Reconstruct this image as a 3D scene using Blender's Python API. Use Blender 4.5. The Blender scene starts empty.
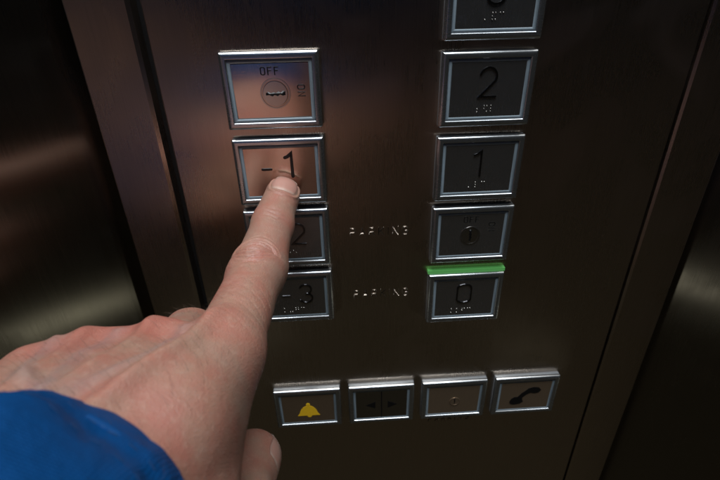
import bpy, bmesh, math, random
import numpy as np
from mathutils import Vector, Matrix

# ---------------------------------------------------------------- camera, world, lights, exposure
S = 0.001                                   # the script works in millimetres
scene = bpy.context.scene
col = scene.collection
R = math.radians

cam_data = bpy.data.cameras.new('camera')
cam = bpy.data.objects.new('camera', cam_data); col.objects.link(cam)
scene.camera = cam
CAM = (25.673, -198.052, 17.951)
cam.location = [c * S for c in CAM]
def rot_x(a): return Matrix.Rotation(a, 3, 'X')
def rot_z(a): return Matrix.Rotation(a, 3, 'Z')
cam.rotation_euler = (rot_z(-0.047) @ rot_x(1.076) @ rot_z(-0.024)).to_euler()
cam_data.sensor_width = 36.0
cam_data.lens = 450.0 / 720.0 * 36.0
cam_data.clip_start = 0.005
cam_data.clip_end = 50.0
cam_data.dof.use_dof = True
cam_data.dof.focus_distance = 0.182
cam_data.dof.aperture_fstop = 20.0

world = bpy.data.worlds.new("World"); scene.world = world
world.use_nodes = True
bg = world.node_tree.nodes['Background']
wn = world.node_tree
w_tc = wn.nodes.new('ShaderNodeTexCoord'); w_sx = wn.nodes.new('ShaderNodeSeparateXYZ'); w_cr = wn.nodes.new('ShaderNodeValToRGB')
wn.links.new(w_tc.outputs['Generated'], w_sx.inputs[0])
w_mr = wn.nodes.new('ShaderNodeMapRange'); w_mr.inputs['From Min'].default_value = -1; wn.links.new(w_sx.outputs['Z'], w_mr.inputs['Value'])
wn.links.new(w_mr.outputs[0], w_cr.inputs[0]); wn.links.new(w_cr.outputs[0], bg.inputs[0])
e0, e1 = w_cr.color_ramp.elements
e0.position = .12; e0.color = (.62, .52, .34, 1); e1.position = .5; e1.color = (.13, .12, .11, 1)   # dim floor below, darker cabin above
bg.inputs[1].default_value = 0.035

def area(name, loc, target, sx, sy, power, color):
    l = bpy.data.lights.new(name, 'AREA'); l.shape = 'RECTANGLE'
    l.size = sx * S; l.size_y = sy * S; l.energy = power; l.color = color
    o = bpy.data.objects.new(name, l); col.objects.link(o)
    o.location = [v * S for v in loc]
    d = Vector(target) - Vector(loc)
    o.rotation_euler = d.to_track_quat('-Z', 'Y').to_euler()
    return o
area('ceiling_lamp', (30, -330, 950), (20, -200, 0), 700, 520, 12.5, (0.93, 0.97, 1.0))
area('added_streak_lamp_right', (404, -122, -411), (-104, -22, -108), 44, 18, .014, (1.0, 0.98, 0.76))  # unseen lamp, added low to draw the light streak on the left wall
area('added_streak_lamp_left', (-261, -225, -400), (221, 0, -125), 44, 18, .013, (1.0, 0.97, 0.80))  # its counterpart, added for the streak on the right wall

scene.view_settings.view_transform = 'Standard'
scene.view_settings.look = 'None'
scene.view_settings.exposure = 0.0
scene.view_settings.gamma = 1.0

# ---------------------------------------------------------------- helpers
def link(name, mesh, mat=None, parent=None, smooth=True):
    o = bpy.data.objects.new(name, mesh); col.objects.link(o)
    if mat is not None and not mesh.materials: mesh.materials.append(mat)
    if parent is not None: o.parent = parent
    if smooth: mesh.polygons.foreach_set('use_smooth', [True] * len(mesh.polygons))
    return o
def mesh_from(verts, faces, name='mesh'):
    m = bpy.data.meshes.new(name)
    m.from_pydata([(v[0] * S, v[1] * S, v[2] * S) for v in verts], [], faces)
    m.update(); return m
def empty(name, loc, label, cat, group=None):
    o = bpy.data.objects.new(name, None); col.objects.link(o)
    o.location = [v * S for v in loc]; o.empty_display_size = 0.01
    o['label'] = label; o['category'] = cat
    if group: o['group'] = group
    return o

class Geo:
    def __init__(s): s.v = []; s.f = []
    def add(s, v, f):
        n = len(s.v); s.v += [tuple(p) for p in v]; s.f += [tuple(i + n for i in q) for q in f]
    def mesh(s): return mesh_from(s.v, s.f)

def rect_loop(w, h, r, seg=4):
    """rounded rectangle loop in XZ, counter-clockwise seen from -Y"""
    r = max(r, 0.02); pts = []
    for cx, cz, a0 in ((w/2-r, h/2-r, 0), (-w/2+r, h/2-r, 90), (-w/2+r, -h/2+r, 180), (w/2-r, -h/2+r, 270)):
        for i in range(seg + 1):
            a = R(a0 + 90 * i / seg); pts.append((cx + r * math.cos(a), cz + r * math.sin(a)))
    return pts
def sweep(profile, w, h, cx=0, cz=0, corner=0.6, cap_first=False, cap_last=False, seg=4):
    """profile = (inset, y) swept round a rectangle; optional flat caps"""
    V = []; F = []; n = 4 * (seg + 1)
    for d, y in profile:
        for px, pz in rect_loop(w - 2*d, h - 2*d, max(corner - d, 0.15), seg): V.append((cx + px, y, cz + pz))
    for k in range(len(profile) - 1):
        for i in range(n):
            j = (i + 1) % n
            F.append((k*n + i, (k+1)*n + i, (k+1)*n + j, k*n + j))
    if cap_last: F.append(tuple((len(profile)-1)*n + i for i in range(n)))
    if cap_first: F.append(tuple(i for i in reversed(range(n))))
    g = Geo(); g.add(V, F); return g

def stroke(points, w, y0, y1, closed=False, seg=6):
    """flat ribbon with round ends along points (x,z): raised from y0 to y1 (y1 < y0 is outwards), with a rounded edge"""
    g = Geo()
    P = [Vector((p[0], p[1])) for p in points]
    # join of capsules, resampled: one outline polygon per segment, each slightly proud so nothing is coplanar
    n = len(P)
    segs = [(P[i], P[i+1]) for i in range(n-1)] + ([(P[-1], P[0])] if closed else [])
    left, right = [], []
    def nrm(a, b):
        d = (b - a)
        d = d.normalized() if d.length > 1e-9 else Vector((1, 0))
        return Vector((-d.y, d.x))
    for i in range(n):
        if closed: n1 = nrm(P[i-1], P[i]); n2 = nrm(P[i], P[(i+1) % n])
        elif i == 0: n1 = n2 = nrm(P[0], P[1])
        elif i == n-1: n1 = n2 = nrm(P[-2], P[-1])
        else: n1 = nrm(P[i-1], P[i]); n2 = nrm(P[i], P[i+1])
        m = (n1 + n2); m = m.normalized() if m.length > 1e-6 else n1
        k = w / 2 / max(0.5, m.dot(n1))
        left.append(P[i] + m * k); right.append(P[i] - m * k)
    if closed:
        V = []; F = []
        for L, Q in zip(left, right):
            e = 0.12
            a = L; b = Q; c = L.lerp(Q, e); d = L.lerp(Q, 1 - e)
            V += [(a.x, y0, a.y), (c.x, y1, c.y), (d.x, y1, d.y), (b.x, y0, b.y)]
        for i in range(n):
            j = (i + 1) % n
            for k in range(3): F.append((i*4+k, i*4+k+1, j*4+k+1, j*4+k))
        g.add(V, F); return g
    def cap(c, start, nn):
        out = []
        for i in range(1, seg):
            a = math.pi * i / seg
            ca, sa = math.cos(a), math.sin(a)
            out.append(c + Vector((start.x*ca - start.y*sa, start.x*sa + start.y*ca)))
        return out
    outline = list(left) + cap(P[-1], left[-1] - P[-1], 0)[::1]
    # rotate clockwise round the end from left to right
    def arc(c, frm, sgn):
        v = frm - c; out = []
        for i in range(1, seg):
            a = sgn * math.pi * i / seg; ca, sa = math.cos(a), math.sin(a)
            out.append(c + Vector((v.x*ca - v.y*sa, v.x*sa + v.y*ca)))
        return out
    outline = list(left) + arc(P[-1], left[-1], -1) + list(reversed(right)) + arc(P[0], right[0], -1)
    m = len(outline); cen = []
    # inner outline, moved towards the nearest centre line point
    def nearest(q):
        best = None
        for a, b in segs:
            d = b - a; t = 0 if d.length < 1e-9 else max(0, min(1, (q - a).dot(d) / d.length_squared))
            p = a + d * t; dd = (q - p).length
            if best is None or dd < best[0]: best = (dd, p)
        return best[1]
    inner = [q.lerp(nearest(q), 0.25) for q in outline]
    V = [(q.x, y0, q.y) for q in outline] + [(q.x, y1, q.y) for q in inner]
    F = [(i, (i+1) % m, m + (i+1) % m, m + i) for i in range(m)]
    # top surface as strip between the sides
    nl = len(left); top = m
    for i in range(nl - 1):
        a, b = top + i, top + i + 1
        # right list is reversed in the outline
        ra = top + nl + (seg-1) + (nl - 1 - i); rb = top + nl + (seg-1) + (nl - 2 - i)
        F.append((a, ra, rb, b))
    e0 = top + nl - 1
    F.append(tuple([e0] + [top + nl + k for k in range(seg)]))
    s0 = top + nl + (seg-1) + nl - 1
    F.append(tuple([s0 + k for k in range(seg)] + [top]))
    g.add(V, F); return g

def arcpts(cx, cz, rx, rz, a0, a1, n):
    return [(cx + rx*math.cos(R(a0 + (a1-a0)*i/n)), cz + rz*math.sin(R(a0 + (a1-a0)*i/n))) for i in range(n+1)]
# stroke alphabet: cell height 1, roughly 0.62 wide
GL = {
 '1': ([[(.04, .83), (.14, .87), (.24, .96), (.28, 1.0), (.28, 0)]], .36),
 '2': ([arcpts(.31, .70, .29, .30, 165, -25, 12) + [(.03, 0.02), (.62, 0.02)]], .66),
 '3': ([arcpts(.29, .74, .27, .26, 155, -80, 12) + arcpts(.29, .25, .30, .26, 78, -155, 14)], .62),
 '-': ([[(.02, .42), (.36, .42)]], .42),
 'O': ([[(.0, .2), (.0, .8)] + arcpts(.28, .8, .28, .2, 170, 10, 8) + [(.56, .8), (.56, .2)] + arcpts(.28, .2, .28, .2, -10, -170, 8)], .58),
 'F': ([[(0, 0), (0, 1), (.5, 1)], [(0, .53), (.42, .53)]], .54),
 'N': ([[(0, 0), (0, 1), (.55, 0), (.55, 1)]], .58),
 'P': ([[(0, 0), (0, 1), (.34, 1)] + arcpts(.34, .75, .2, .25, 80, -80, 8) + [(.34, .5), (0, .5)]], .56),
 'A': ([[(0, 0), (.28, 1), (.56, 0)], [(.1, .33), (.46, .33)]], .58),
 'R': ([[(0, 0), (0, 1), (.34, 1)] + arcpts(.34, .75, .2, .25, 80, -80, 8) + [(.34, .5), (0, .5)], [(.3, .5), (.56, 0)]], .58),
 'K': ([[(0, 0), (0, 1)], [(.52, 1), (0, .42)], [(.14, .56), (.54, 0)]], .56),
 'I': ([[(0, 0), (0, 1)]], .06),
 'G': ([arcpts(.29, .72, .29, .28, 35, 180, 8) + arcpts(.29, .28, .29, .28, 180, 345, 8) + [(.57, .45), (.33, .45)]], .6),
}
CLOSED = {'O'}
def text(s, height, w, y0, y1, cx=0, cz=0, gap=.32, rot=0, squeeze=1.0):
    g = Geo(); x = 0; items = []
    for ch in s:
        st, adv = GL[ch]
        for q in st: items.append((ch in CLOSED, [(x + px*squeeze, pz) for px, pz in q]))
        x += adv*squeeze + gap
    x -= gap; ca, sa = math.cos(rot), math.sin(rot)
    for closed, q in items:
        q = [((px - x/2)*height, (pz - .5)*height) for px, pz in q]
        q = [(cx + px*ca - pz*sa, cz + px*sa + pz*ca) for px, pz in q]
        t = stroke(q, w, y0, y1, closed); g.add(t.v, t.f)
    return g
def disc(cx, cz, r, y0, y1, n=20, dome=True):
    g = Geo(); V = []; F = []
    rows = [(r, y0), (r*.8, y0 + (y1-y0)*.75), (r*.4, y1)] if dome else [(r, y0), (r, y1 + (y0-y1)*.2), (r*.92, y1)]
    for rr, y in rows:
        for i in range(n):
            a = 2*math.pi*i/n; V.append((cx + rr*math.cos(a), y, cz + rr*math.sin(a)))
    for k in range(len(rows)-1):
        for i in range(n): F.append((k*n+i, (k+1)*n+i, (k+1)*n+(i+1) % n, k*n+(i+1) % n))
    F.append(tuple((len(rows)-1)*n+i for i in range(n)))
    g.add(V, F); return g
def poly(points, y0, y1):
    n = len(points); g = Geo()
    V = [(p[0], y0, p[1]) for p in points] + [(p[0], y1, p[1]) for p in points]
    F = [(i, (i+1) % n, n+(i+1) % n, n+i) for i in range(n)] + [tuple(range(n, 2*n))]
    g.add(V, F); return g
def boxgeo(x0, x1, y0, y1, z0, z1):
    g = Geo()
    V = [(x, y, z) for x in (x0, x1) for y in (y0, y1) for z in (z0, z1)]
    g.add(V, [(0,1,3,2), (4,6,7,5), (0,4,5,1), (2,3,7,6), (0,2,6,4), (1,5,7,3)]); return g

# ---------------------------------------------------------------- materials
def new_mat(name):
    m = bpy.data.materials.new(name); m.use_nodes = True
    nt = m.node_tree; return m, nt, nt.nodes['Principled BSDF']
def N(nt, typ, **kw):
    n = nt.nodes.new(typ)
    for k, v in kw.items():
        if k in n.inputs: n.inputs[k].default_value = v
        else: setattr(n, k, v)
    return n
def brushed(name, color, rough, aniso, streak=(6000, 6000, 60), bump=0.03, scratches=0.0, rotation=0.25, dots=0.0):
    """metal brushed along one axis (fine streaks), with smears and optional scratches"""
    m, nt, b = new_mat(name); L = nt.links
    b.inputs['Metallic'].default_value = 1
    tc = N(nt, 'ShaderNodeTexCoord')
    mp = N(nt, 'ShaderNodeMapping'); mp.inputs['Scale'].default_value = streak
    L.new(tc.outputs['Object'], mp.inputs[0])
    n1 = N(nt, 'ShaderNodeTexNoise', Scale=1.0, Detail=3.0); L.new(mp.outputs[0], n1.inputs['Vector'])
    n2 = N(nt, 'ShaderNodeTexNoise', Scale=28.0, Detail=4.0); L.new(tc.outputs['Object'], n2.inputs['Vector'])
    mr = N(nt, 'ShaderNodeMapRange'); mr.inputs['To Min'].default_value = rough*.62; mr.inputs['To Max'].default_value = rough*1.45
    ad = N(nt, 'ShaderNodeMath', operation='ADD'); L.new(n1.outputs[0], ad.inputs[0]); L.new(n2.outputs[0], ad.inputs[1])
    mu = N(nt, 'ShaderNodeMath', operation='MULTIPLY'); mu.inputs[1].default_value = .5; L.new(ad.outputs[0], mu.inputs[0])
    n3 = N(nt, 'ShaderNodeTexNoise', Scale=17.0, Detail=5.0, Distortion=1.4); L.new(tc.outputs['Object'], n3.inputs['Vector'])
    sm = N(nt, 'ShaderNodeMapRange'); sm.inputs['From Min'].default_value = .52; sm.inputs['From Max'].default_value = .66
    sm.inputs['To Max'].default_value = .07 if aniso > .5 else .03; L.new(n3.outputs[0], sm.inputs['Value'])      # finger grease
    sa_ = N(nt, 'ShaderNodeMath', operation='ADD'); L.new(mr.outputs[0], sa_.inputs[0]); L.new(sm.outputs[0], sa_.inputs[1])
    L.new(mu.outputs[0], mr.inputs['Value']); L.new(sa_.outputs[0], b.inputs['Roughness'])
    cr = N(nt, 'ShaderNodeMixRGB'); cr.inputs[1].default_value = tuple(c*.74 for c in color) + (1,); cr.inputs[2].default_value = tuple(color) + (1,)
    L.new(n1.outputs[0], cr.inputs[0]); out = cr.outputs[0]
    bp = N(nt, 'ShaderNodeBump', Strength=bump, Distance=0.0001); L.new(n1.outputs[0], bp.inputs['Height'])
    if scratches:
        v = N(nt, 'ShaderNodeTexVoronoi', feature='DISTANCE_TO_EDGE', Scale=1.0)
        m2 = N(nt, 'ShaderNodeMapping'); m2.inputs['Scale'].default_value = (70, 70, 420); m2.inputs['Rotation'].default_value = (0, .35, 0)
        ns = N(nt, 'ShaderNodeTexNoise', Scale=160.0, Detail=2.0); L.new(tc.outputs['Object'], ns.inputs['Vector'])
        L.new(tc.outputs['Object'], m2.inputs[0]); L.new(m2.outputs[0], v.inputs['Vector'])
        lt = N(nt, 'ShaderNodeMath', operation='LESS_THAN'); lt.inputs[1].default_value = .012; L.new(v.outputs[0], lt.inputs[0])
        gt = N(nt, 'ShaderNodeMath', operation='GREATER_THAN'); gt.inputs[1].default_value = .56; L.new(ns.outputs[0], gt.inputs[0])
        mm = N(nt, 'ShaderNodeMath', operation='MULTIPLY'); L.new(lt.outputs[0], mm.inputs[0]); L.new(gt.outputs[0], mm.inputs[1])
        b2 = N(nt, 'ShaderNodeBump', Strength=scratches, Distance=0.0002); L.new(mm.outputs[0], b2.inputs['Height']); L.new(bp.outputs[0], b2.inputs['Normal'])
        bp = b2
    L.new(out, b.inputs['Base Color'])
    L.new(bp.outputs[0], b.inputs['Normal'])
    if aniso:
        b.inputs['Anisotropic'].default_value = aniso
        b.inputs['Anisotropic Rotation'].default_value = rotation
        t = N(nt, 'ShaderNodeCombineXYZ'); t.inputs[2].default_value = 1.0
        L.new(t.outputs[0], b.inputs['Tangent'])
    return m
def plain(name, color, rough=.5, metal=0.0, **kw):
    m, nt, b = new_mat(name); L = nt.links
    tc = N(nt, 'ShaderNodeTexCoord'); n = N(nt, 'ShaderNodeTexNoise', Scale=900.0, Detail=3.0)
    L.new(tc.outputs['Object'], n.inputs['Vector'])
    mx = N(nt, 'ShaderNodeMixRGB'); mx.inputs[1].default_value = tuple(c*.85 for c in color) + (1,); mx.inputs[2].default_value = tuple(min(1, c*1.1) for c in color) + (1,)
    L.new(n.outputs[0], mx.inputs[0]); L.new(mx.outputs[0], b.inputs['Base Color'])
    b.inputs['Roughness'].default_value = rough; b.inputs['Metallic'].default_value = metal
    for k, v in kw.items(): b.inputs[k.replace('_', ' ')].default_value = v
    return m

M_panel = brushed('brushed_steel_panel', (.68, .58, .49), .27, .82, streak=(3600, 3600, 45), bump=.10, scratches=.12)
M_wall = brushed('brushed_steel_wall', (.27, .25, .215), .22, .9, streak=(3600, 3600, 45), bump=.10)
M_bezel = brushed('satin_chrome', (.56, .59, .62), .25, 0, streak=(60, 3000, 3000), bump=.02)
M_bezel.node_tree.nodes['Principled BSDF'].inputs['Metallic'].default_value = .96
M_plate = brushed('button_steel', (.46, .46, .47), .24, .3, streak=(9000, 9000, 200), bump=.02, scratches=.25)
M_plate.node_tree.nodes['Principled BSDF'].inputs['Metallic'].default_value = .95
M_plate_warm = brushed('button_steel_warm', (.72, .58, .50), .16, .3, streak=(9000, 9000, 200), bump=.02, scratches=.08)
M_plate_dark = brushed('button_steel_dark', (.42, .41, .40), .22, .3, streak=(9000, 9000, 200), bump=.02, scratches=.08)
M_digit = brushed('dark_digit_steel', (.17, .17, .18), .2, 0, streak=(2000, 2000, 2000), bump=.02)
M_bronze = brushed('bronze_button_steel', (.38, .28, .19), .34, .3, streak=(9000, 9000, 200), bump=.02)
M_bronze.node_tree.nodes['Principled BSDF'].inputs['Metallic'].default_value = .7
M_strip = plain('pale_light_guide', (.27, .34, .39), .3)
M_ring = plain('light_ring_plastic', (.20, .21, .22), .2)
M_black = plain('black_enamel', (.006, .006, .007), .35)
M_gap = plain('black_rubber', (.008, .008, .008), .6)
M_yellow = plain('glowing_yellow_enamel', (.95, .58, .02), .4, Emission_Color=(1, .6, .03, 1), Emission_Strength=.08)  # small emission added to brighten the bell symbol
M_lock = brushed('lock_steel', (.55, .53, .50), .22, 0, streak=(2000, 2000, 2000), bump=.05)
M_lit, nt, b = new_mat('lit_green_ring')
b.inputs['Base Color'].default_value = (.10, .35, .10, 1); b.inputs['Roughness'].default_value = .3
b.inputs['Emission Color'].default_value = (.12, .45, .11, 1); b.inputs['Emission Strength'].default_value = .28

# ---------------------------------------------------------------- setting: steel wall with its control panel
def tagk(o, kind): o['kind'] = kind
PX0, PX1 = -46.6, 179.8
g = boxgeo(PX0, PX1, 0, 2.5, -420, 330)
me = g.mesh()
panel = link('control_panel', me, M_panel, smooth=False)
panel['label'] = 'brushed steel control panel carrying all the lift buttons'
panel['category'] = 'control panel'
bv = panel.modifiers.new('bevel', 'BEVEL'); bv.width = .6*S; bv.segments = 3; bv.limit_method = 'ANGLE'

def slab(name, pts, y_top_z=(-420, 330), mat=None, th=2.0, kind='structure'):
    """vertical steel sheet following a plan polyline (x,y); thickness behind it"""
    g = Geo(); n = len(pts)
    V = []
    for x, y in pts: V += [(x, y, y_top_z[0]), (x, y, y_top_z[1]), (x, y + th, y_top_z[1]), (x, y + th, y_top_z[0])]
    F = []
    for i in range(n-1):
        a, c = i*4, (i+1)*4
        for k in range(4): F.append((a+k, a+(k+1) % 4, c+(k+1) % 4, c+k))
    F += [(0, 3, 2, 1), tuple((n-1)*4 + k for k in range(4))]
    g.add(V, F); o = link(name, g.mesh(), mat, smooth=False); tagk(o, kind)
    bmm = bmesh.new(); bmm.from_mesh(o.data); bmesh.ops.recalc_face_normals(bmm, faces=bmm.faces); bmm.to_mesh(o.data); bmm.free()
    return o
backing = link('seam_backing', boxgeo(-52, 186, 6, 8, -420, 330).mesh(), M_gap, smooth=False); tagk(backing, 'structure')
strip_l = slab('wall_strip', [(-75.6, .8), (-74.6, -.5), (-52.2, -.4), (-50.6, .4), (-50.2, 5)], mat=M_panel)
strip_r = slab('wall_strip', [(181.2, 5), (181.4, .4), (182.6, -.3), (206.5, -.5), (208, .8)], mat=M_panel)
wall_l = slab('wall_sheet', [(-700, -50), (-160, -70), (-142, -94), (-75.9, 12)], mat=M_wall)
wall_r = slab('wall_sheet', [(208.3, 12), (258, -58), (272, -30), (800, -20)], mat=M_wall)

# raised lettering on the panel
def lettering(x, z, s='PARKING', size=4.3):
    g = text(s, size, .5, 0.0, -.09, x, z, gap=.45, squeeze=1.15)
    return link('lettering', g.mesh(), M_panel, panel)
lettering(44.6, -84.6); lettering(45.6, -121.8)
g = text('PARKING', 4.0, .6, 0, -.25, 89.5, -222.5, gap=.45, squeeze=1.1)
link('lettering', g.mesh(), M_panel, panel)

# ---------------------------------------------------------------- buttons
W, H, T = 40.0, 31.0, 4.2        # outer width, height, how far the face stands off the panel
GROUP = 'square metal lift buttons on the control panel'
def bezel_mesh(H=H):
    prof = [(.35, -2.3), (0, -2.35), (0, -2.75)]
    for i in range(1, 7):
        a = R(90*i/6); prof.append((1.5 - 1.5*math.cos(a), -2.75 - 1.55*math.sin(a)))
    prof += [(2.5, -4.3), (2.72, -4.27), (3.02, -3.5), (3.06, -2.9)]
    return sweep(prof, W, H, corner=.7).mesh()
def strip_mesh(): return sweep([(3.0, -3.0), (3.02, -3.55), (4.35, -3.62), (4.38, -3.0)], W, H, corner=3.4).mesh()
def ring_mesh(): return sweep([(.15, 0), (.15, -2.5), (1.0, -2.55)], W, H, corner=.7).mesh()
def plate_mesh(): return sweep([(4.42, -2.9), (4.42, -3.60)], W, H, corner=4.6, cap_last=True).mesh()
B_mesh, S_mesh, R_mesh, P_mesh = bezel_mesh(), strip_mesh(), ring_mesh(), plate_mesh()
YF = -3.60                        # face of the plate
def button(x, z, label, cat='lift button', plate=None, ring=None, group=GROUP, name='lift_button', strip=True):
    t = empty(name, (x, 0, z), label, cat, group)
    link('bezel', B_mesh, M_bezel, t)
    me = R_mesh if ring is None else R_mesh.copy()
    if ring is not None: me.materials.clear()
    link('light_ring', me, ring or M_ring, t)
    link('light_guide', S_mesh, M_strip, t)
    me = P_mesh.copy(); me.materials.clear()
    p = link('face_plate', me, plate or M_plate, t, smooth=False)
    return t, p
def braille(p, cx, cz, mat, cells, pitch=1.2, r=.33):
    g = Geo()
    for k, cell in enumerate(cells):
        for d in cell:
            cxx = cx + (k - (len(cells)-1)/2)*3.0 + ((d-1)//3)*pitch; czz = cz - ((d-1) % 3)*pitch
            q = disc(cxx, czz, r, YF + .02, YF - .28, 8); g.add(q.v, q.f)
    return link('braille_dots', g.mesh(), mat, p)
def numeral(p, s, size, w, cx, cz, mat, h=.3, gap=.4, squeeze=1.0, rot=0, name='numeral'):
    return link(name, text(s, size, w, YF + .02, YF - h, cx, cz, gap, rot, squeeze).mesh(), mat, p, smooth=False)
def key_lock(p, cx, cz, r, slot_angle=0, mat=None):
    g = Geo(); n = 40; V = []; F = []
    prof = [(r, YF + .02), (r*.985, YF - .3), (r*.9, YF - .3), (r*.88, YF + .01), (r*.84, YF + .01), (r*.82, YF - .18), (r*.79, YF - .2)]
    for rr, y in prof:
        for i in range(n):
            a = 2*math.pi*i/n; V.append((cx + rr*math.cos(a), y, cz + rr*math.sin(a)))
    for k in range(len(prof)-1):
        for i in range(n): F.append((k*n+i, (k+1)*n+i, (k+1)*n+(i+1) % n, k*n+(i+1) % n))
    F.append(tuple((len(prof)-1)*n+i for i in range(n)))
    g.add(V, F); o = link('key_lock', g.mesh(), mat or M_lock, p, smooth=False)
    ca, sa = math.cos(slot_angle), math.sin(slot_angle)
    pts = [(-.62, .05), (-.45, .14), (-.30, .03), (-.12, .10), (.05, .05), (.2, .15), (.35, .06), (.52, .18), (.66, .12),
           (.66, -.10), (.48, -.14), (.3, -.06), (.14, -.16), (-.05, -.08), (-.2, -.17), (-.4, -.08), (-.62, -.10)]
    q = poly([(cx + (a*ca - b*sa)*r, cz + (a*sa + b*ca)*r) for a, b in pts], YF - .19, YF - .24)
    link('key_slot', q.mesh(), M_black, p)
    return o

XR = 90.18
rowsL = [-15.5, -50.6, -84.6, -119.5]
rowsR = [17.1, -17.7, -52.8, -87.2, -125.4]
t, p = button(0, rowsL[0], 'key switch marked OFF and ON at the top of the left column', 'key switch', M_plate_warm, name='key_switch')
p.rotation_euler.x = R(3.0); p.location.y = .0004
key_lock(p, 1.2, -.8, 6.3)
numeral(p, 'OFF', 2.9, .55, -.2, 8.2, M_black, h=.03, name='lettering')
numeral(p, 'ON', 2.9, .5, 12.0, .1, M_black, h=.03, rot=R(-90), name='lettering')

t, p = button(0, rowsL[1], 'steel button marked -1 being pressed by the fingertip', plate=M_plate_warm)
numeral(p, '-', 11, 1.3, -5.9, 2.4, M_black, h=.12); numeral(p, '1', 10.6, 1.6, 4.0, 3.2, M_black, h=.12, squeeze=1.1)
t, p = button(0, rowsL[2], 'button marked -2, half covered by the pointing finger')
numeral(p, '-2', 11, 1.0, 0.6, 2.2, M_digit, h=.5); braille(p, -1, -6.6, M_lock, [(1, 2), (1, 2, 3, 5), (1, 5)])
t, p = button(0, rowsL[3], 'button marked -3 at the bottom of the left column')
numeral(p, '-3', 11, 1.0, 1.6, 2.2, M_digit, h=.5); braille(p, -1.5, -6.6, M_lock, [(1, 3), (3, 6), (1, 2, 4, 5), (1, 4)])

t, p = button(XR, rowsR[0], 'button marked 3, cut off by the top edge of the photo')
numeral(p, '3', 12, 1.0, 0, 3.6, M_digit, h=.5); braille(p, -1, -5.6, M_lock, [(3,), (1, 2, 3, 4, 6), (1, 4)])
t, p = button(XR, rowsR[1], 'button marked 2 above the button marked 1')
numeral(p, '2', 12, 1.0, .3, 3.0, M_digit, h=.5); braille(p, -.5, -6.6, M_lock, [(2, 3), (1, 2, 4, 6), (1, 2, 3)])
t, p = button(XR, rowsR[2], 'button marked 1 in the right column')
numeral(p, '1', 12, 1.0, -.6, 2.8, M_digit, h=.5, squeeze=1.1); braille(p, -.8, -6.4, M_lock, [(3,), (1, 2, 3), (1, 4)])
t, p = button(XR, rowsR[3], 'key switch with round lock between buttons 1 and 0', 'key switch', name='key_switch')
key_lock(p, -.6, -.2, 5.0, R(90))
numeral(p, 'OFF', 3.0, .45, -.6, 8.6, M_black, h=.03, name='lettering')
numeral(p, 'ON', 3.0, .45, 9.8, 4.2, M_black, h=.03, rot=R(-90), name='lettering')
t, p = button(XR, rowsR[4], 'button marked 0 with a green lit band above it')
link('lit_band', boxgeo(-W/2 - .3, W/2 + .3, -2.5, 0, H/2 + .02, H/2 + 1.8).mesh(), M_lit, t, smooth=False)
numeral(p, 'O', 11.5, 1.0, -.4, 3.0, M_digit, h=.5, squeeze=1.15); braille(p, -2.2, -6.8, M_lock, [(1, 3), (1, 3), (1, 2, 4), (1, 4)])

ZB = -202.4
xb = [0.85 + 44.77*i for i in range(4)]
t, p = button(xb[0], ZB, 'alarm button with a yellow bell', 'alarm button', M_bronze, name='alarm_button')
bell = [(-6.8, -4.2), (-5.6, -2.2), (-4.6, .8), (-3.0, 3.0), (-1.2, 4.1), (1.2, 4.1), (3.0, 3.0), (4.6, .8), (5.6, -2.2), (6.8, -4.2)]
g = poly([(a, b - 1.5) for a, b in bell], YF + .02, YF - .15)
q = disc(0, 3.6, 1.3, YF + .02, YF - .22, 16); g.add(q.v, q.f)
q = disc(.4, -5.9, 1.4, YF + .02, YF - .12, 16, False); g.add(q.v, q.f)
link('bell_symbol', g.mesh(), M_yellow, p, smooth=False)
t, p = button(xb[1], ZB, 'door button with two black triangles', 'door button', M_plate_dark, name='door_button')
for s in (-1, 1):
    q = poly([(s*3.8, 2.9 - .4), (s*9.6, -.4), (s*3.8, -3.2)], YF + .02, YF - .12); link('arrow_symbol', q.mesh(), M_black, p, smooth=False)
link('divider_groove', boxgeo(-.35, .35, YF - .12, YF + .05, -11, 11).mesh(), M_black, p, smooth=False)
t, p = button(xb[2], ZB, 'key switch in the bottom row beside the telephone button', 'key switch', M_bronze, name='key_switch')
key_lock(p, .6, -1.2, 3.2, R(90), M_bronze)
t, p = button(xb[3], ZB, 'telephone button with a black handset symbol', 'telephone button', M_bronze, name='telephone_button')
hs = [(-9.2, -5.0), (-8.4, -2.4), (-6.4, -.8), (-4.4, -.9), (-2.2, 2.4), (.4, 4.6), (1.6, 6.2), (4.4, 7.0), (8.0, 6.4), (9.6, 4.2),
      (8.2, 2.0), (5.6, 1.4), (3.4, 2.2), (1.0, 1.0), (-1.4, -1.6), (-1.2, -3.4), (-.4, -5.2), (-2.6, -6.9), (-6.2, -7.4), (-8.4, -6.8)]
link('handset_symbol', poly(hs, YF + .02, YF - .15).mesh(), M_black, p, smooth=False)

HGRID = 0.42
# ---------------------------------------------------------------- person: hand (one continuous skin), nails, jacket
A = lambda p: np.array(p, float)
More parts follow.
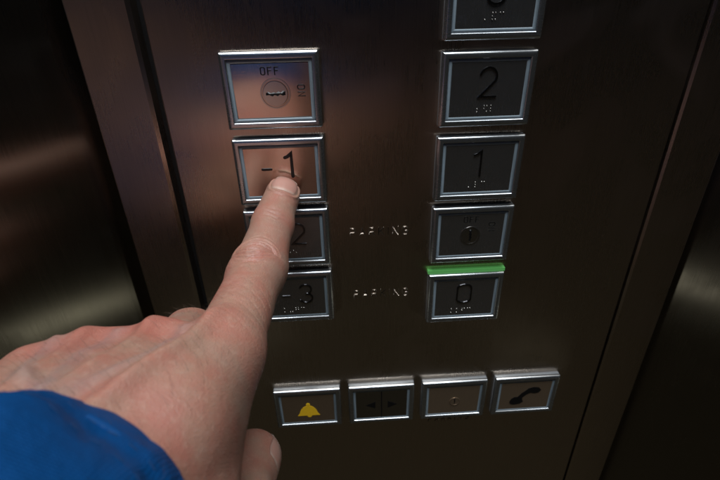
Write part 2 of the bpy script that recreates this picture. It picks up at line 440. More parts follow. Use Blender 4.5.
#                 wrist / palm                                 (world mm)
WR = A((-30.5, -165.5, -60.4)); FA = A((-66, -250, -124))
I_T = A((0.4, -10.8, -58.7)); I_D = A((-2.6, -28.5, -64.5)); I_P = A((-4.8, -53.1, -69.1)); I_M = A((-7.3, -102.6, -66.2))
M_M = A((-26.1, -100.3, -72.0)); M_P = A((-32.6, -62.4, -93.0)); M_D = A((-34.0, -74.9, -124.6)); M_T = A((-36.6, -94.7, -119.4))
R_M = A((-43.1, -101.8, -72.0)); R_P = A((-53.7, -69.8, -104.3)); R_D = A((-53.5, -80.6, -126.4)); R_T = A((-50.7, -98.6, -117.3))
P_M = A((-52.6, -111.4, -67.4)); P_P = A((-63.2, -86.7, -98.5)); P_D = A((-61.4, -95.1, -116.0)); P_T = A((-54.4, -109.3, -110.1))
T_C = A((-18.3, -158.5, -71.6)); T_M = A((-13.5, -137.6, -95.6)); T_I = A((-9.9, -115.9, -114.2)); T_T = A((-7.8, -97.0, -119.0))
CI = A((-17.9, -157.6, -57.3)); CMd = A((-26.0, -160.1, -52.1)); CR_ = A((-35.0, -160.1, -52.8)); CP = A((-43.0, -158.0, -58.1))

def rc(p, a, b, r1, r2):
    """signed distance to a tapered capsule (round cone)"""
    ba = b - a; l2 = ba @ ba; rr = r1 - r2; a2 = l2 - rr*rr; il2 = 1/l2
    pa = p - a; y = pa @ ba; z = y - l2
    q = pa*l2 - y[..., None]*ba; x2 = np.einsum('...i,...i', q, q)
    y2 = y*y*l2; z2 = z*z*l2; k = np.sign(rr)*rr*rr*x2
    d = (np.sqrt(x2*a2*il2) + y*rr)*il2 - r1
    d = np.where(np.sign(z)*a2*z2 > k, np.sqrt(x2 + z2)*il2 - r2, d)
    d = np.where((np.sign(y)*a2*y2 < k) & ~(np.sign(z)*a2*z2 > k), np.sqrt(x2 + y2)*il2 - r1, d)
    return d
def smin(a, b, k):
    h = np.maximum(k - np.abs(a - b), 0)/k
    return np.minimum(a, b) - h*h*k*.25
# groups: list of (k inside the group, k joining the body, [(a, b, ra, rb)...])
BODY = [
 (10, 8, [(I_M, CI, 10.6, 11.5), (M_M, CMd, 12.2, 12.5), (R_M, CR_, 11.6, 12.5), (P_M, CP, 10.6, 11.5),
         (CI*.5+I_M*.5, P_M*.5+CP*.5, 10, 10),
         (WR, FA, 18, 22), (CI, CP, 13, 13),
         (T_C, T_M, 14.5, 13.5), (T_C, WR, 14.5, 16),
         (I_M + A((-3, 4, -9)), T_M*.45 + T_C*.55 + A((2, 0, 6)), 8, 15),
         (P_M + A((0, 6, -10)), CP + A((0, 0, -8)), 9, 12), (M_M + A((0, 4, -8)), R_M + A((0, 4, -8)), 9, 9)]),
 (3.0, 3.5, [(I_M, I_P, 9.5, 9.5), (I_P, I_D, 9.7, 8.3), (I_D, I_T, 8.3, 7.7), (I_M*.10+I_P*.90, I_M*.16+I_P*.84, 9.9, 9.9)]),
 (3.0, 3, [(M_M, M_P, 11.2, 10.0), (M_P, M_D, 9.8, 8.8), (M_D, M_T, 8.8, 8)]),
 (3.0, 2, [(R_M, R_P, 10.6, 9.4), (R_P, R_D, 9.2, 8.4), (R_D, R_T, 8.4, 7.6)]),
 (3.0, 2, [(P_M, P_P, 9.6, 8.2), (P_P, P_D, 8.2, 7.4), (P_D, P_T, 7.4, 6.8)]),
 (4.0, 6, [(T_M, T_I, 12.5, 10.5), (T_I, T_T, 10.6, 9.6)]),
]
def body_sdf(p, tight=None):
    out = np.full(p.shape[:-1], 60.0)
    for kin, kj, prims in BODY:
        gd = None
        for a, b, ra, rb in prims:
            d = rc(p, a, b, ra, rb); gd = d if gd is None else smin(gd, d, kin)
        out = smin(out, gd, kj)
    return out

def surface_nets(lo, hi, h):
    n = np.ceil((hi - lo)/h).astype(int) + 1
    ax = [lo[i] + h*np.arange(n[i]) for i in range(3)]
    BL = 8
    n = ((n + BL - 1)//BL)*BL; nb = n//BL
    ax = [lo[i] + h*np.arange(n[i]) for i in range(3)]
    cen = [lo[i] + h*(BL*np.arange(nb[i]) + (BL - 1)/2) for i in range(3)]
    fc = body_sdf(np.stack(np.meshgrid(*cen, indexing='ij'), -1))
    f = np.repeat(np.repeat(np.repeat(fc, BL, 0), BL, 1), BL, 2).astype(np.float32)
    blocks = np.argwhere(np.abs(fc) < h*BL*.95 + 1.0)
    off = np.stack(np.meshgrid(*[np.arange(BL)]*3, indexing='ij'), -1).reshape(-1, 3)
    for k in range(0, len(blocks), 400):
        I = (blocks[k:k+400, None, :]*BL + off[None]).reshape(-1, 3)
        f[I[:, 0], I[:, 1], I[:, 2]] = body_sdf(lo + h*I)
    ins = f < 0
    cnt = np.zeros(n-1, np.int8)
    for dx in (0, 1):
        for dy in (0, 1):
            for dz in (0, 1): cnt += ins[dx:n[0]-1+dx, dy:n[1]-1+dy, dz:n[2]-1+dz]
    act = (cnt > 0) & (cnt < 8); idx = -np.ones(act.shape, np.int64); cells = np.argwhere(act)
    idx[act] = np.arange(len(cells))
    acc = np.zeros((len(cells), 3)); w = np.zeros(len(cells))
    cor = [(a, b_, c) for a in (0, 1) for b_ in (0, 1) for c in (0, 1)]
    for i in range(8):
        for j in range(i+1, 8):
            if sum(abs(np.array(cor[i]) - cor[j])) != 1: continue
            A0 = cells + cor[i]; B0 = cells + cor[j]
            fa = f[A0[:, 0], A0[:, 1], A0[:, 2]]; fb = f[B0[:, 0], B0[:, 1], B0[:, 2]]
            m = (fa < 0) != (fb < 0); t = np.where(m, fa/np.where(m, fa - fb, 1), 0)
            pos = np.array(cor[i]) + t[:, None]*(np.array(cor[j]) - cor[i])
            acc += pos*m[:, None]; w += m
    V = lo + h*(cells + acc/w[:, None])
    F = []
    for axis in range(3):
        o1, o2 = (axis+1) % 3, (axis+2) % 3
        sl0 = [slice(1, n[k]-1) for k in range(3)]; sl0[axis] = slice(0, n[axis]-1)
        sl1 = list(sl0); sl1[axis] = slice(1, n[axis])
        a_, b_ = ins[tuple(sl0)], ins[tuple(sl1)]
        for flag, flip in ((a_ & ~b_, False), (~a_ & b_, True)):
            c = np.argwhere(flag); c[:, o1] += 1; c[:, o2] += 1
            q = []
            for d1, d2 in ((-1, -1), (0, -1), (0, 0), (-1, 0)):
                k = c.copy(); k[:, o1] += d1; k[:, o2] += d2; q.append(idx[k[:, 0], k[:, 1], k[:, 2]])
            q = np.stack(q, 1)
            F.append(q[:, ::-1] if flip else q)
    return V, np.concatenate(F)

def grad(p, e=.25):
    g = np.stack([body_sdf(p + d) - body_sdf(p - d) for d in np.eye(3)*e], -1)
    return g/np.linalg.norm(g, axis=-1, keepdims=True)

allp = np.array([q for _, _, pr in BODY for a, b_, *_ in pr for q in (a, b_)])
lo = allp.min(0) - 22; hi = allp.max(0) + 22
lo[1] = max(lo[1], WR[1] - 30)
Vh, Fh = surface_nets(lo, hi, HGRID)

CAMV = A(CAM)
def unit(v): return v/np.linalg.norm(v)
def frame(a, b):
    """axis a->b, dorsal direction (towards the viewer's side), lateral"""
    ax = unit(b - a); d = CAMV - (a + b)/2; d = unit(d - (d @ ax)*ax); return ax, d, np.cross(ax, d)
rng = np.random.default_rng(4)
def vnoise(p, sc, seed=0):
    """cheap value noise on points"""
    q = p/sc + seed*17.3; i = np.floor(q).astype(np.int64); f = q - i; f = f*f*(3 - 2*f); out = 0
    for a in (0, 1):
        for b_ in (0, 1):
            for c in (0, 1):
                k = (i[:, 0]+a)*73856093 ^ (i[:, 1]+b_)*19349663 ^ (i[:, 2]+c)*83492791
                k = (k ^ (k >> 13))*1274126177 & 0xffffffff
                out = out + ((k >> 8) % 65536/65535.)*(f[:, 0] if a else 1-f[:, 0])*(f[:, 1] if b_ else 1-f[:, 1])*(f[:, 2] if c else 1-f[:, 2])
    return out
def seg_dist(p, a, b):
    ba = b - a; t = np.clip((p - a) @ ba/(ba @ ba), 0, 1); return np.linalg.norm(p - a - t[:, None]*ba, axis=1), t
def skin_detail(p, nrm):
    """height in mm added along the normal: creases, tendons, veins, soft lumps"""
    h = np.zeros(len(p)); red = np.zeros(len(p)); pale = np.zeros(len(p))
    def creases(c, ax, d, lat, items, width_win, up=0.15):
        r = p - c; s = r @ ax; l = r @ lat; u = r @ d
        near = np.exp(-(s/16)**4)*(u > 0)*np.clip((nrm @ d - up)*3, 0, 1)*(np.abs(l) < 14)
        wob = (vnoise(p, 4.5, 3) - .5)*1.7 + (vnoise(p, 1.6, 5) - .5)*.35
        hh = np.zeros(len(p))
        for s0, bend, depth, w, l0, lw in items:
            line = s - s0 - bend*((l - l0)/7)**2 + wob
            hh -= depth*np.exp(-(line/w)**2)*np.exp(-((l - l0)/lw)**4)
        return hh*near, near
    # PIP knuckle of the index finger: oval swirl of creases
    ax, d, lat = frame(I_P, I_D); ax = unit(I_D - I_M)
    d = d + A((-.38, 0, 0)); d = unit(d - (d @ ax)*ax); lat = np.cross(ax, d)
    it = [(8.6, -3.0, .16, .55, 0, 5.5), (6.2, -3.6, .30, .60, .4, 6.8), (3.9, -3.0, .40, .60, -.3, 7.4), (1.6, -1.4, .34, .5, -1.0, 6.8), (.1, .6, .34, .55, 1.2, 7.2),
          (-1.9, 1.6, .40, .55, .3, 7.8), (-4.0, 2.8, .42, .62, -.2, 7.4), (-6.5, 3.6, .32, .6, 0, 6.6), (-9.0, 3.2, .20, .65, .5, 5.5), (-11.5, 3.0, .10, .7, -.5, 5)]
    a, nr = creases(I_P - ax*5.0, ax, d, lat, it, 8); h += a*2.7
    ds = np.linalg.norm(p - (I_P - ax*6 + d*8.5), axis=1); h += .7*np.exp(-(ds/7.5)**2); red += .75*np.exp(-(ds/9)**2)
    # DIP knuckle
    ax2, d2, lat2 = frame(I_D, I_T)
    it = [(3.0, -.8, .10, .5, .5, 4.2), (1.0, .2, .17, .5, 0, 5.2), (-1.0, .6, .15, .5, -.3, 5.2), (-3.2, 1.0, .10, .5, .4, 4.4)]
    a, nr = creases(I_D - ax2*3.0, ax2, d2, lat2, it, 7); h += a*2.0
    ds = np.linalg.norm(p - (I_D - ax2*2.5 + d2*7), axis=1); red += .45*np.exp(-(ds/6)**2)
    # shallow creases all along the proximal phalanx and the back of the hand
    axh = unit(M_M - CMd); l = p @ axh
    cross = np.sin((p @ unit(np.cross(axh, A((0, 0, 1)))) + 2.2*vnoise(p, 7, 9))*2.4 + l*1.1)*np.sin(l*2.1 + 3*vnoise(p, 5, 2))
    h += .008*cross
    # oblique wrinkles where the index finger meets the hand
    dI, tI = seg_dist(p, I_M, I_P); axI, dI2, latI = frame(I_M, I_P)
    r = p - I_M; s = r @ axI; ll = r @ latI
    w = np.exp(-((s - 12)/15)**4)*np.clip((nrm @ dI2)*2, 0, 1)*np.exp(-(dI/16)**4)
    h -= .14*w*np.clip(np.sin((s*1.15 + ll*.75 + 1.6*vnoise(p, 9, 4))*1.25), 0, 1)**3
    h -= .03*w*np.clip(np.sin((s*.7 - ll*1.1 + 1.4*vnoise(p, 9, 8))*1.9), 0, 1)**3
    up = unit(np.cross(R_M - I_M, CMd - M_M)); up = up if up @ (CAMV - M_M) > 0 else -up
    dorsal = np.clip((nrm @ up)*1.6 - .1, 0, 1)
    # extensor tendons from wrist to knuckles
    for m_, c_, amp, sg in ((I_M, CI + A((-3, 0, 0)), 2.6, 2.7), (M_M, CMd, 1.8, 2.5), (R_M, CR_, 1.4, 2.5), (P_M, CP, .7, 2.4)):
        r = p - m_; bx = unit(c_ - m_); L = np.linalg.norm(c_ - m_); s = r @ bx; la = np.cross(bx, up); q = r @ la + .9*np.sin(s/11.)
        env = np.clip((s + 8)/10, 0, 1)*np.clip((L*1.1 - s)/30, 0, 1)
        h += amp*np.exp(-(q/sg)**2)*env*dorsal
    # hollows between the knuckles
    for a_, b_ in ((I_M, M_M), (M_M, R_M), (R_M, P_M)):
        c = (a_ + b_)/2 + up*10 + unit(CMd - M_M)*6; ds = np.linalg.norm(p - c, axis=1); h -= 1.8*np.exp(-(ds/7.5)**2)*dorsal
    for m_, am in ((I_M, .5), (M_M, 1.0), (R_M, 1.0), (P_M, .8)):
        ds = np.linalg.norm(p - (m_ + up*11), axis=1); h += am*np.exp(-(ds/8.5)**2); red += (.35 if m_ is I_M else .8)*np.exp(-(ds/10)**2)
    # veins
    def vein(pts, amp, wd):
        nonlocal h
        best = np.full(len(p), 99.)
        for q0, q1 in zip(pts[:-1], pts[1:]):
            dd, _ = seg_dist(p - (p - q0) @ up[:, None]*up*0, q0, q1)
            v0 = q0; ba = q1 - q0; ba = ba - (ba @ up)*up; pr = p - q0; pr = pr - (pr @ up)[:, None]*up
            t = np.clip(pr @ ba/(ba @ ba), 0, 1); best = np.minimum(best, np.linalg.norm(pr - t[:, None]*ba, axis=1))
        h += amp*np.exp(-(best/wd)**2)*dorsal
        return best
    def mix(a_, b_, s_, c_=None, t_=0): return a_*(1-s_) + b_*s_
    blue = np.zeros(len(p))
    for pts in ([mix(I_M, M_M, .5), mix(mix(I_M, M_M, .4), mix(CI, CMd, .4), .35), mix(mix(I_M, M_M, .9), mix(CI, CMd, .9), .7), mix(CMd, CI, .2)],
                [mix(M_M, R_M, .5), mix(mix(M_M, R_M, .6), mix(CMd, CR_, .6), .3), mix(mix(M_M, R_M, .3), mix(CMd, CR_, .3), .6), mix(CMd, CR_, .5)],
                [mix(R_M, P_M, .5), mix(mix(R_M, P_M, .3), mix(CR_, CP, .3), .4), mix(mix(M_M, R_M, .4), mix(CMd, CR_, .4), .62)]):
        bst = vein(pts, .8, 1.6); blue += .6*np.exp(-(bst/2.4)**2)*dorsal
    # broad unevenness
    h += (vnoise(p, 9, 1) - .5)*.5 + (vnoise(p, 3.2, 6) - .5)*.08 + (vnoise(p, 1.3, 7) - .5)*.025
    # nail bed groove on index
    return h, np.clip(red, 0, 1), np.clip(blue, 0, 1)

def np_mesh(V, F, name):
    m = bpy.data.meshes.new(name)
    m.vertices.add(len(V)); m.vertices.foreach_set('co', (V*S).astype(np.float32).ravel())
    m.loops.add(F.size); m.loops.foreach_set('vertex_index', F.astype(np.int32).ravel())
    m.polygons.add(len(F)); m.polygons.foreach_set('loop_start', np.arange(0, F.size, F.shape[1], dtype=np.int32))
    m.update(calc_edges=True); m.validate(); return m

# nails: curved plates seated on the skin
def nail(tip, dip, width, length, s_end, r, dn_=None):
    ax, d, lat = frame(dip, tip)
    if dn_ is not None: d = unit(dn_ - (dn_ @ ax)*ax); lat = np.cross(ax, d)
    nu, nv = 19, 19; P = np.zeros((nu, nv, 3)); edge = np.zeros((nu, nv))
    for i in range(nu):
        for j in range(nv):
            # square to rounded shape
            u = -1 + 2*i/(nu-1); v = -1 + 2*j/(nv-1)
            uu = u*math.sqrt(1 - v*v*(.42 if v < 0 else .30)); vv = v*math.sqrt(1 - u*u*(.42 if v < 0 else .36))
            ang = uu*.90
            base = tip + ax*(s_end - length/2 + vv*length/2)
            dirv = d*math.cos(ang*.95) + lat*math.sin(ang*.95)*1.0
            P[i, j] = base + (d*0 + lat*(uu*width/2*.0)) + dirv*0
            # march from outside towards the axis to meet the skin
            rr = 16.0
            for _ in range(40):
                q = base + dirv*rr; s_ = float(body_sdf(q[None, :])[0])
                if abs(s_) < .01 or rr < 1: break
                rr -= s_
            e = max(abs(u), abs(v)); edge[i, j] = e
            free = max(0, v)**3
            P[i, j] = base + dirv*(max(rr, 1) + (.34 if dn_ is None else .12) - .50*e**6*(1 - free) + .25*free)
    V = P.reshape(-1, 3); F = []
    for i in range(nu-1):
        for j in range(nv-1): F.append((i*nv+j, (i+1)*nv+j, (i+1)*nv+j+1, i*nv+j+1))
    vv = np.tile(np.linspace(0, 1, nv), nu)
    return V, np.array(F), vv

Nh = grad(Vh)
for _ in range(1):
    hgt, red, blue = skin_detail(Vh, Nh)
nails = []
nV, nF, nv = nail(I_T, I_D, 12, 11.8, 6.0, 7.7)
nails.append((nV, nF, I_T, I_D))
tV, tF, tv = nail(T_T, T_I, 13, 14, 7.5, 9.6, A((1, -.35, .1)))
# skin fold round the nail of the index finger
ax_, d_, lat_ = frame(I_D, I_T)
r_ = Vh - (I_T + ax_*-.2); s_ = r_ @ ax_; l_ = r_ @ lat_; u_ = r_ @ d_
ang_ = np.arctan2(l_, np.maximum(u_, .01)); qq = np.sqrt((ang_/.92)**2 + ((s_)/6.6)**2)
mask = (u_ > 0)*(np.abs(s_) < 12)
hgt += mask*(.42*np.exp(-((qq - 1.10)/.10)**2) - .25*np.exp(-((qq - .985)/.05)**2))*(s_ < 3.5)
hgt = np.where(mask*(qq < .95) > 0, hgt*.2, hgt)
red += mask*.25*np.exp(-((qq - 1.2)/.25)**2)
Vh2 = Vh + Nh*hgt[:, None]
def join_parts(parts):
    Vs, Fs, M, off = [], [], [], 0
    for V, F, mi in parts:
        Vs.append(V); Fs.append(F + off); M.append(np.full(len(F), mi)); off += len(V)
    return np.concatenate(Vs), np.concatenate(Fs), np.concatenate(M)
def thick(V, F, nrm_dir, nu, nv, t):
    """gives the nail plate an underside"""
    V2 = V - nrm_dir*t; n = len(V); Fb = F[:, ::-1] + n; rim = []
    ring = [(i, 0) for i in range(nu-1)] + [(nu-1, j) for j in range(nv-1)] + [(i, nv-1) for i in range(nu-1, 0, -1)] + [(0, j) for j in range(nv-1, 0, -1)]
    ids = [i*nv + j for i, j in ring]
    for a, b_ in zip(ids, ids[1:] + ids[:1]): rim.append((a, b_, b_ + n, a + n))
    return np.concatenate([V, V2]), np.concatenate([F, Fb, np.array(rim)])
axn, dn, _ = frame(I_D, I_T); nV, nF = thick(nV, nF, dn, 19, 19, .45)
dt = unit(A((1, -.35, .1))); tV, tF = thick(tV, tF, dt, 19, 19, .45)
Vall, Fall, Mi = join_parts([(Vh2, Fh, 0), (nV, nF, 1), (tV, tF, 1)])

# skin material
M_skin, nt, b = new_mat('skin'); L = nt.links
tc = N(nt, 'ShaderNodeTexCoord')
ar = N(nt, 'ShaderNodeAttribute', attribute_name='redness'); ab = N(nt, 'ShaderNodeAttribute', attribute_name='vein')
n1 = N(nt, 'ShaderNodeTexNoise', Scale=110.0, Detail=5.0, Roughness=.6); n2 = N(nt, 'ShaderNodeTexNoise', Scale=520.0, Detail=4.0, Roughness=.65)
for n_ in (n1, n2): L.new(tc.outputs['Object'], n_.inputs['Vector'])
def mixc(a, b_, fac, mode='MIX'):
    m_ = N(nt, 'ShaderNodeMixRGB'); m_.blend_type = mode
    for i, v in ((1, a), (2, b_)):
        if isinstance(v, tuple): m_.inputs[i].default_value = v + (1,)
        else: L.new(v, m_.inputs[i])
    if isinstance(fac, float): m_.inputs[0].default_value = fac
    else: L.new(fac, m_.inputs[0])
    return m_.outputs[0]
def math_(op, a, b_=None, clamp=False):
    m_ = N(nt, 'ShaderNodeMath', operation=op); m_.use_clamp = clamp
    for i, v in ((0, a), (1, b_)):
        if v is None: continue
        if isinstance(v, (int, float)): m_.inputs[i].default_value = v
        else: L.new(v, m_.inputs[i])
    return m_.outputs[0]
def ramp(v, lo_, hi_, a=0., b_=1.):
    m_ = N(nt, 'ShaderNodeMapRange'); L.new(v, m_.inputs['Value'])
    m_.inputs['From Min'].default_value = lo_; m_.inputs['From Max'].default_value = hi_
    m_.inputs['To Min'].default_value = a; m_.inputs['To Max'].default_value = b_; return m_.outputs[0]
n0 = N(nt, 'ShaderNodeTexNoise', Scale=42.0, Detail=3.0); L.new(tc.outputs['Object'], n0.inputs['Vector'])
c = mixc((.40, .235, .172), (.43, .185, .135), ramp(n1.outputs[0], .38, .64))
c = mixc(c, (.43, .15, .118), ramp(n0.outputs[0], .48, .68, 0, .6))
c = mixc(c, (.36, .225, .18), ramp(n0.outputs[0], .46, .30, 0, .5))
c = mixc(c, (.52, .34, .26), ramp(n2.outputs[0], .52, .75, 0, .45))
c = mixc(c, (.50, .15, .115), math_('MULTIPLY', ar.outputs['Fac'], math_('MULTIPLY', ramp(n1.outputs[0], .2, .7, .5, 1.0), .62)))
c = mixc(c, (.30, .24, .24), math_('MULTIPLY', ab.outputs['Fac'], .55))
L.new(c, b.inputs['Base Color'])
b.inputs['Subsurface Weight'].default_value = .25; b.inputs['Subsurface Radius'].default_value = (1.0, .35, .18); b.inputs['Subsurface Scale'].default_value = .0009
L.new(ramp(n2.outputs[0], .3, .7, .34, .50), b.inputs['Roughness']); b.inputs['Specular IOR Level'].default_value = .6
vo = N(nt, 'ShaderNodeTexVoronoi', feature='DISTANCE_TO_EDGE', Scale=1500.0); L.new(tc.outputs['Object'], vo.inputs['Vector'])
vo2 = N(nt, 'ShaderNodeTexVoronoi', feature='DISTANCE_TO_EDGE', Scale=750.0); L.new(tc.outputs['Object'], vo2.inputs['Vector'])
hh = math_('ADD', math_('MULTIPLY', ramp(vo.outputs[0], 0, .25), .5), math_('ADD', math_('MULTIPLY', ramp(vo2.outputs[0], 0, .2), .3), math_('MULTIPLY', n2.outputs[0], .8)))
bp = N(nt, 'ShaderNodeBump', Strength=.6, Distance=.00016); L.new(hh, bp.inputs['Height']); L.new(bp.outputs[0], b.inputs['Normal'])
M_nail, nt2, b2 = new_mat('nail')
b2.inputs['Base Color'].default_value = (.60, .37, .31, 1); b2.inputs['Roughness'].default_value = .25
b2.inputs['Subsurface Weight'].default_value = .3; b2.inputs['Subsurface Radius'].default_value = (1, .4, .3); b2.inputs['Subsurface Scale'].default_value = .001
at_ = N(nt2, 'ShaderNodeAttribute', attribute_name='redness')
mx = N(nt2, 'ShaderNodeMixRGB'); mx.inputs[1].default_value = (.54, .29, .235, 1); mx.inputs[2].default_value = (.66, .50, .41, 1)
nt2.links.new(at_.outputs['Fac'], mx.inputs[0]); nt2.links.new(mx.outputs[0], b2.inputs['Base Color'])

hand_mesh = np_mesh(Vall, Fall, 'hand')
hand_mesh.materials.append(M_skin); hand_mesh.materials.append(M_nail)
hand_mesh.polygons.foreach_set('material_index', Mi.astype(np.int32))
tipwhite = lambda v: np.clip((v - .90)/.05, 0, 1) + .5*np.exp(-((v - .08)/.06)**2)
nr = np.concatenate([np.clip(red, 0, 1), tipwhite(nv), tipwhite(nv), tipwhite(tv), tipwhite(tv)])
bl = np.concatenate([blue, np.zeros(len(Vall) - len(blue))])
for nm, arr in (('redness', nr), ('vein', bl)):
    at2 = hand_mesh.attributes.new(nm, 'FLOAT', 'POINT'); at2.data.foreach_set('value', arr.astype(np.float32))
person = link('person', hand_mesh)
person['label'] = 'left hand in a blue jacket sleeve pressing the -1 button with its index finger'
person['category'] = 'person'

# jacket: sleeve (visible) running back to the shoulder, and the chest it belongs to
M_blue, nt, b = new_mat('blue_jacket'); L = nt.links
tc = N(nt, 'ShaderNodeTexCoord'); n1 = N(nt, 'ShaderNodeTexNoise', Scale=60.0, Detail=4.0); L.new(tc.outputs['Object'], n1.inputs['Vector'])
b.inputs['Base Color'].default_value = (.001, .055, .20, 1); b.inputs['Roughness'].default_value = .55
b.inputs['Specular IOR Level'].default_value = .12
wv = N(nt, 'ShaderNodeTexWave', Scale=560.0, Distortion=.6); L.new(tc.outputs['Object'], wv.inputs['Vector'])
wy = N(nt, 'ShaderNodeTexWave', bands_direction='Y', Scale=560.0, Distortion=.6); L.new(tc.outputs['Object'], wy.inputs['Vector'])
wa = N(nt, 'ShaderNodeMath', operation='MULTIPLY'); L.new(wv.outputs['Fac'], wa.inputs[0]); L.new(wy.outputs['Fac'], wa.inputs[1])
bp = N(nt, 'ShaderNodeBump', Strength=.4, Distance=.0003); L.new(wa.outputs[0], bp.inputs['Height'])
bp2 = N(nt, 'ShaderNodeBump', Strength=.6, Distance=.004); L.new(n1.outputs[0], bp2.inputs['Height']); L.new(bp.outputs[0], bp2.inputs['Normal']); L.new(bp2.outputs[0], b.inputs['Normal'])
path = [(A((-30.8, -160.7, -66.3)), 34.3), (A((-32.0, -175.5, -58.1)), 34.5), (A((-44, -212, -85)), 34), (A((-72, -255, -140)), 37), (A((-130, -320, -215)), 44),
        (A((-160, -420, -300)), 52), (A((-240, -570, -150)), 62), (A((-300, -640, 160)), 75)]
NS = 192
def catmull(P_, t):
    i = min(int(t), len(P_)-2); f = t - i
    p0 = P_[max(i-1, 0)]; p1 = P_[i]; p2 = P_[i+1]; p3 = P_[min(i+2, len(P_)-1)]
    return .5*((2*p1) + (-p0+p2)*f + (2*p0-5*p1+4*p2-p3)*f*f + (-p0+3*p1-3*p2+p3)*f**3)
ctr = [q[0] for q in path]; rad = [A([q[1]]) for q in path]
ts = np.concatenate([np.linspace(0, 3, 90), np.linspace(3.05, len(path)-1, 60)])
C_ = [catmull(ctr, t) for t in ts]; RR = [float(catmull(rad, t)[0]) for t in ts]
V = []; F = []
# inner lining first (turned-in hem), then the outside
def ringpts(c, ax, r, s_len, inner=False):
    upv = unit(A((0, .15, 1)) - ax*(A((0, .15, 1)) @ ax)); sd = np.cross(ax, upv); out = []
    for i in range(NS):
        a = 2*math.pi*i/NS
        w = 0 if inner else (1.0*math.sin(s_len*.20 + 2.3*math.sin(a*2 + s_len*.03) + 1.4*math.sin(a*3 + 1)) + .8*math.sin(a*5 + s_len*.11) + .5*math.sin(a*9 - s_len*.22 + 2*math.sin(a*2)))
        w *= min(1, s_len/20)*min(3.5, 1 + s_len/60)*1.3
        hem = 0 if inner else (-.8*math.exp(-((s_len - 8)/.9)**2) + .09*math.sin(a*46 + 3*math.sin(a*5))*math.exp(-((s_len - 6)/5)**2) + .45*math.sin(a*4 + 1.2*math.sin(a*3) + s_len*.33)*min(1, s_len/12))
        rr = r + w + hem
        out.append(c + upv*rr*math.cos(a)*.96 + sd*rr*.95*math.sin(a))
    return out
L_ = 0; axs = []
for k in range(len(C_)):
    axs.append(unit(C_[min(k+1, len(C_)-1)] - C_[max(k-1, 0)]))
ax0 = axs[0]
for dd, dr in ((14, -2.4), (2, -2.2), (.4, -2.0), (-.5, -1.1)): V += ringpts(C_[0] + ax0*dd, ax0, RR[0] + dr, 0, True)
for k in range(len(C_)):
    if k: L_ += np.linalg.norm(C_[k] - C_[k-1])
    V += ringpts(C_[k], axs[k], RR[k], L_)
nr_ = len(V)//NS
for k in range(nr_-1):
    for i in range(NS): F.append((k*NS+i, k*NS+(i+1) % NS, (k+1)*NS+(i+1) % NS, (k+1)*NS+i))
sleeve = link('jacket_sleeve', np_mesh(np.array(V), np.array(F), 'sleeve'), M_blue, person)
# double row of stitches along the cuff hem
def along(s_t, a):
    acc = 0
    for k in range(1, len(C_)):
        dl = np.linalg.norm(C_[k] - C_[k-1])
        if acc + dl >= s_t: return k
        acc += dl
g = Geo(); NS_ = NS
base_rows = 4
for s_t in (7.0, 8.6):
    k = along(s_t, 0); row = np.array(V[(base_rows + k)*NS:(base_rows + k + 1)*NS])
    for q in range(0, NS - 3, 4):
        a0, a1 = row[q], row[q + 2]; out_ = unit((a0 + a1)/2 - C_[k]); d_s = unit(a1 - a0); sd_ = np.cross(d_s, out_)
        ln = np.linalg.norm(a1 - a0); vv = []
        for t_, r_q in ((0, .03), (.2, .13), (.8, .13), (1, .03)):
            cc = a0 + d_s*ln*t_ + out_*.05
            for m_ in range(5):
                an = m_*2*math.pi/5; vv.append(cc + r_q*(out_*math.cos(an) + sd_*math.sin(an)))
        g.add(vv, [(u*5 + m_, u*5 + (m_+1) % 5, (u+1)*5 + (m_+1) % 5, (u+1)*5 + m_) for u in range(3) for m_ in range(5)])
link('stitching', g.mesh(), plain('blue_thread', (.001, .03, .11), .9), sleeve)
# chest
V = []; F = []; NC = 48
for k, (z, rx, ry) in enumerate([(-30, 215, 98), (-24, 225, 108), (60, 215, 115), (150, 225, 120), (240, 230, 115), (320, 215, 100), (370, 150, 80), (400, 75, 65)]):
    for i in range(NC):
        a = 2*math.pi*i/NC; w = 4*math.sin(a*6 + z*.04) + 3*math.sin(a*11 - z*.07)
        V.append((-130 + (rx + w)*math.cos(a), -630 + (ry + w)*math.sin(a), z))
for k in range(7):
    for i in range(NC): F.append((k*NC+i, k*NC+(i+1) % NC, (k+1)*NC+(i+1) % NC, (k+1)*NC+i))
chest = link('jacket_body', np_mesh(np.array(V, float), np.array(F), 'jacket'), M_blue, person)

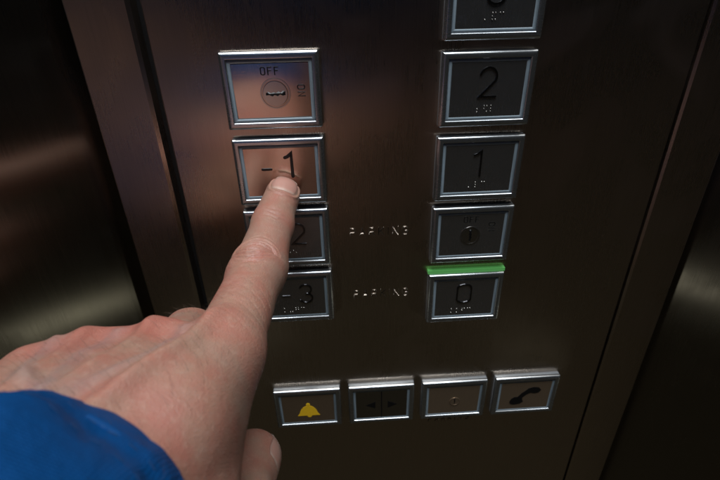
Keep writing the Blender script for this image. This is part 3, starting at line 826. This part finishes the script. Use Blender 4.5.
# fine hairs on the back of the hand and on the curled middle finger
M_hair = plain('body_hair', (.13, .08, .055), .5)
upn = unit(np.cross(R_M - I_M, CMd - M_M)); upn = upn if upn @ (CAMV - M_M) > 0 else -upn
flow = unit(unit(P_M - I_M)*.9 + unit(M_M - CMd)*.5)
dorsal_ok = (Nh @ upn > .25)
axM, dM, _ = frame(M_M, M_P)
dist_mid, _t = seg_dist(Vh, M_M, M_P); dist_idx, _t2 = seg_dist(Vh, I_M, I_P)
near_mid = (dist_mid < 12.5) & (Nh @ upn > .3) & (_t > .45)
on_back = dorsal_ok & (((Vh - M_M) @ unit(CMd - M_M)) > 4) & (dist_idx > 14)
on_idx = (dist_idx < 11.5) & (_t2 > .25) & (_t2 < .7) & (Nh @ frame(I_M, I_P)[1] > .2)
V = []; F = []
def hairs(mask, count, ln, rad):
    ids = np.flatnonzero(mask)
    for i in rng.choice(ids, min(count, len(ids)), replace=False):
        n = Nh[i]; t = flow - (flow @ n)*n + rng.normal(0, .28, 3); t = unit(t - (t @ n)*n); L_h = ln*rng.uniform(.5, 1.2)
        side = np.cross(t, n); pts = [Vh2[i] + t*L_h*f + n*(L_h*.42*math.sin(f*2.2)) + side*L_h*.12*f*f*rng.choice([-1, 1]) for f in (0, .25, .5, .75, 1)]
        b0 = len(V)
        for k, q in enumerate(pts):
            rr = rad*(1 - .8*k/4)
            for a_ in range(3): V.append(q + rr*(side*math.cos(a_*2.094) + n*math.sin(a_*2.094)))
        for k in range(4):
            for a_ in range(3): F.append((b0+k*3+a_, b0+k*3+(a_+1) % 3, b0+(k+1)*3+(a_+1) % 3, b0+(k+1)*3+a_))
hairs(on_back, 260, 5.0, .028); hairs(near_mid, 70, 4.5, .03); hairs(on_idx, 45, 3.0, .022)
link('hair', np_mesh(np.array(V), np.array(F), 'hair'), M_hair, person)['kind'] = 'stuff'

# unseen tan body form, added to give a warm blur in the steel
V = []; F = []
for k, (z, rx, ry) in enumerate([(40, 170, 86), (-30, 205, 92), (-120, 210, 95), (-220, 212, 96), (-330, 205, 92), (-420, 190, 85)]):
    for i in range(NC):
        a = 2*math.pi*i/NC; w = 3*math.sin(a*5 + z*.05)
        V.append((-225 + (rx*1.2 + w)*math.cos(a), -630 + (ry + w)*math.sin(a), z))
for k in range(5):
    for i in range(NC): F.append((k*NC+i, (k+1)*NC+i, (k+1)*NC+(i+1) % NC, k*NC+(i+1) % NC))
link('warm_reflection_form', np_mesh(np.array(V, float), np.array(F), 'warm_reflection_form'), plain('warm_reflection_tan', (.80, .48, .36), .8), person)
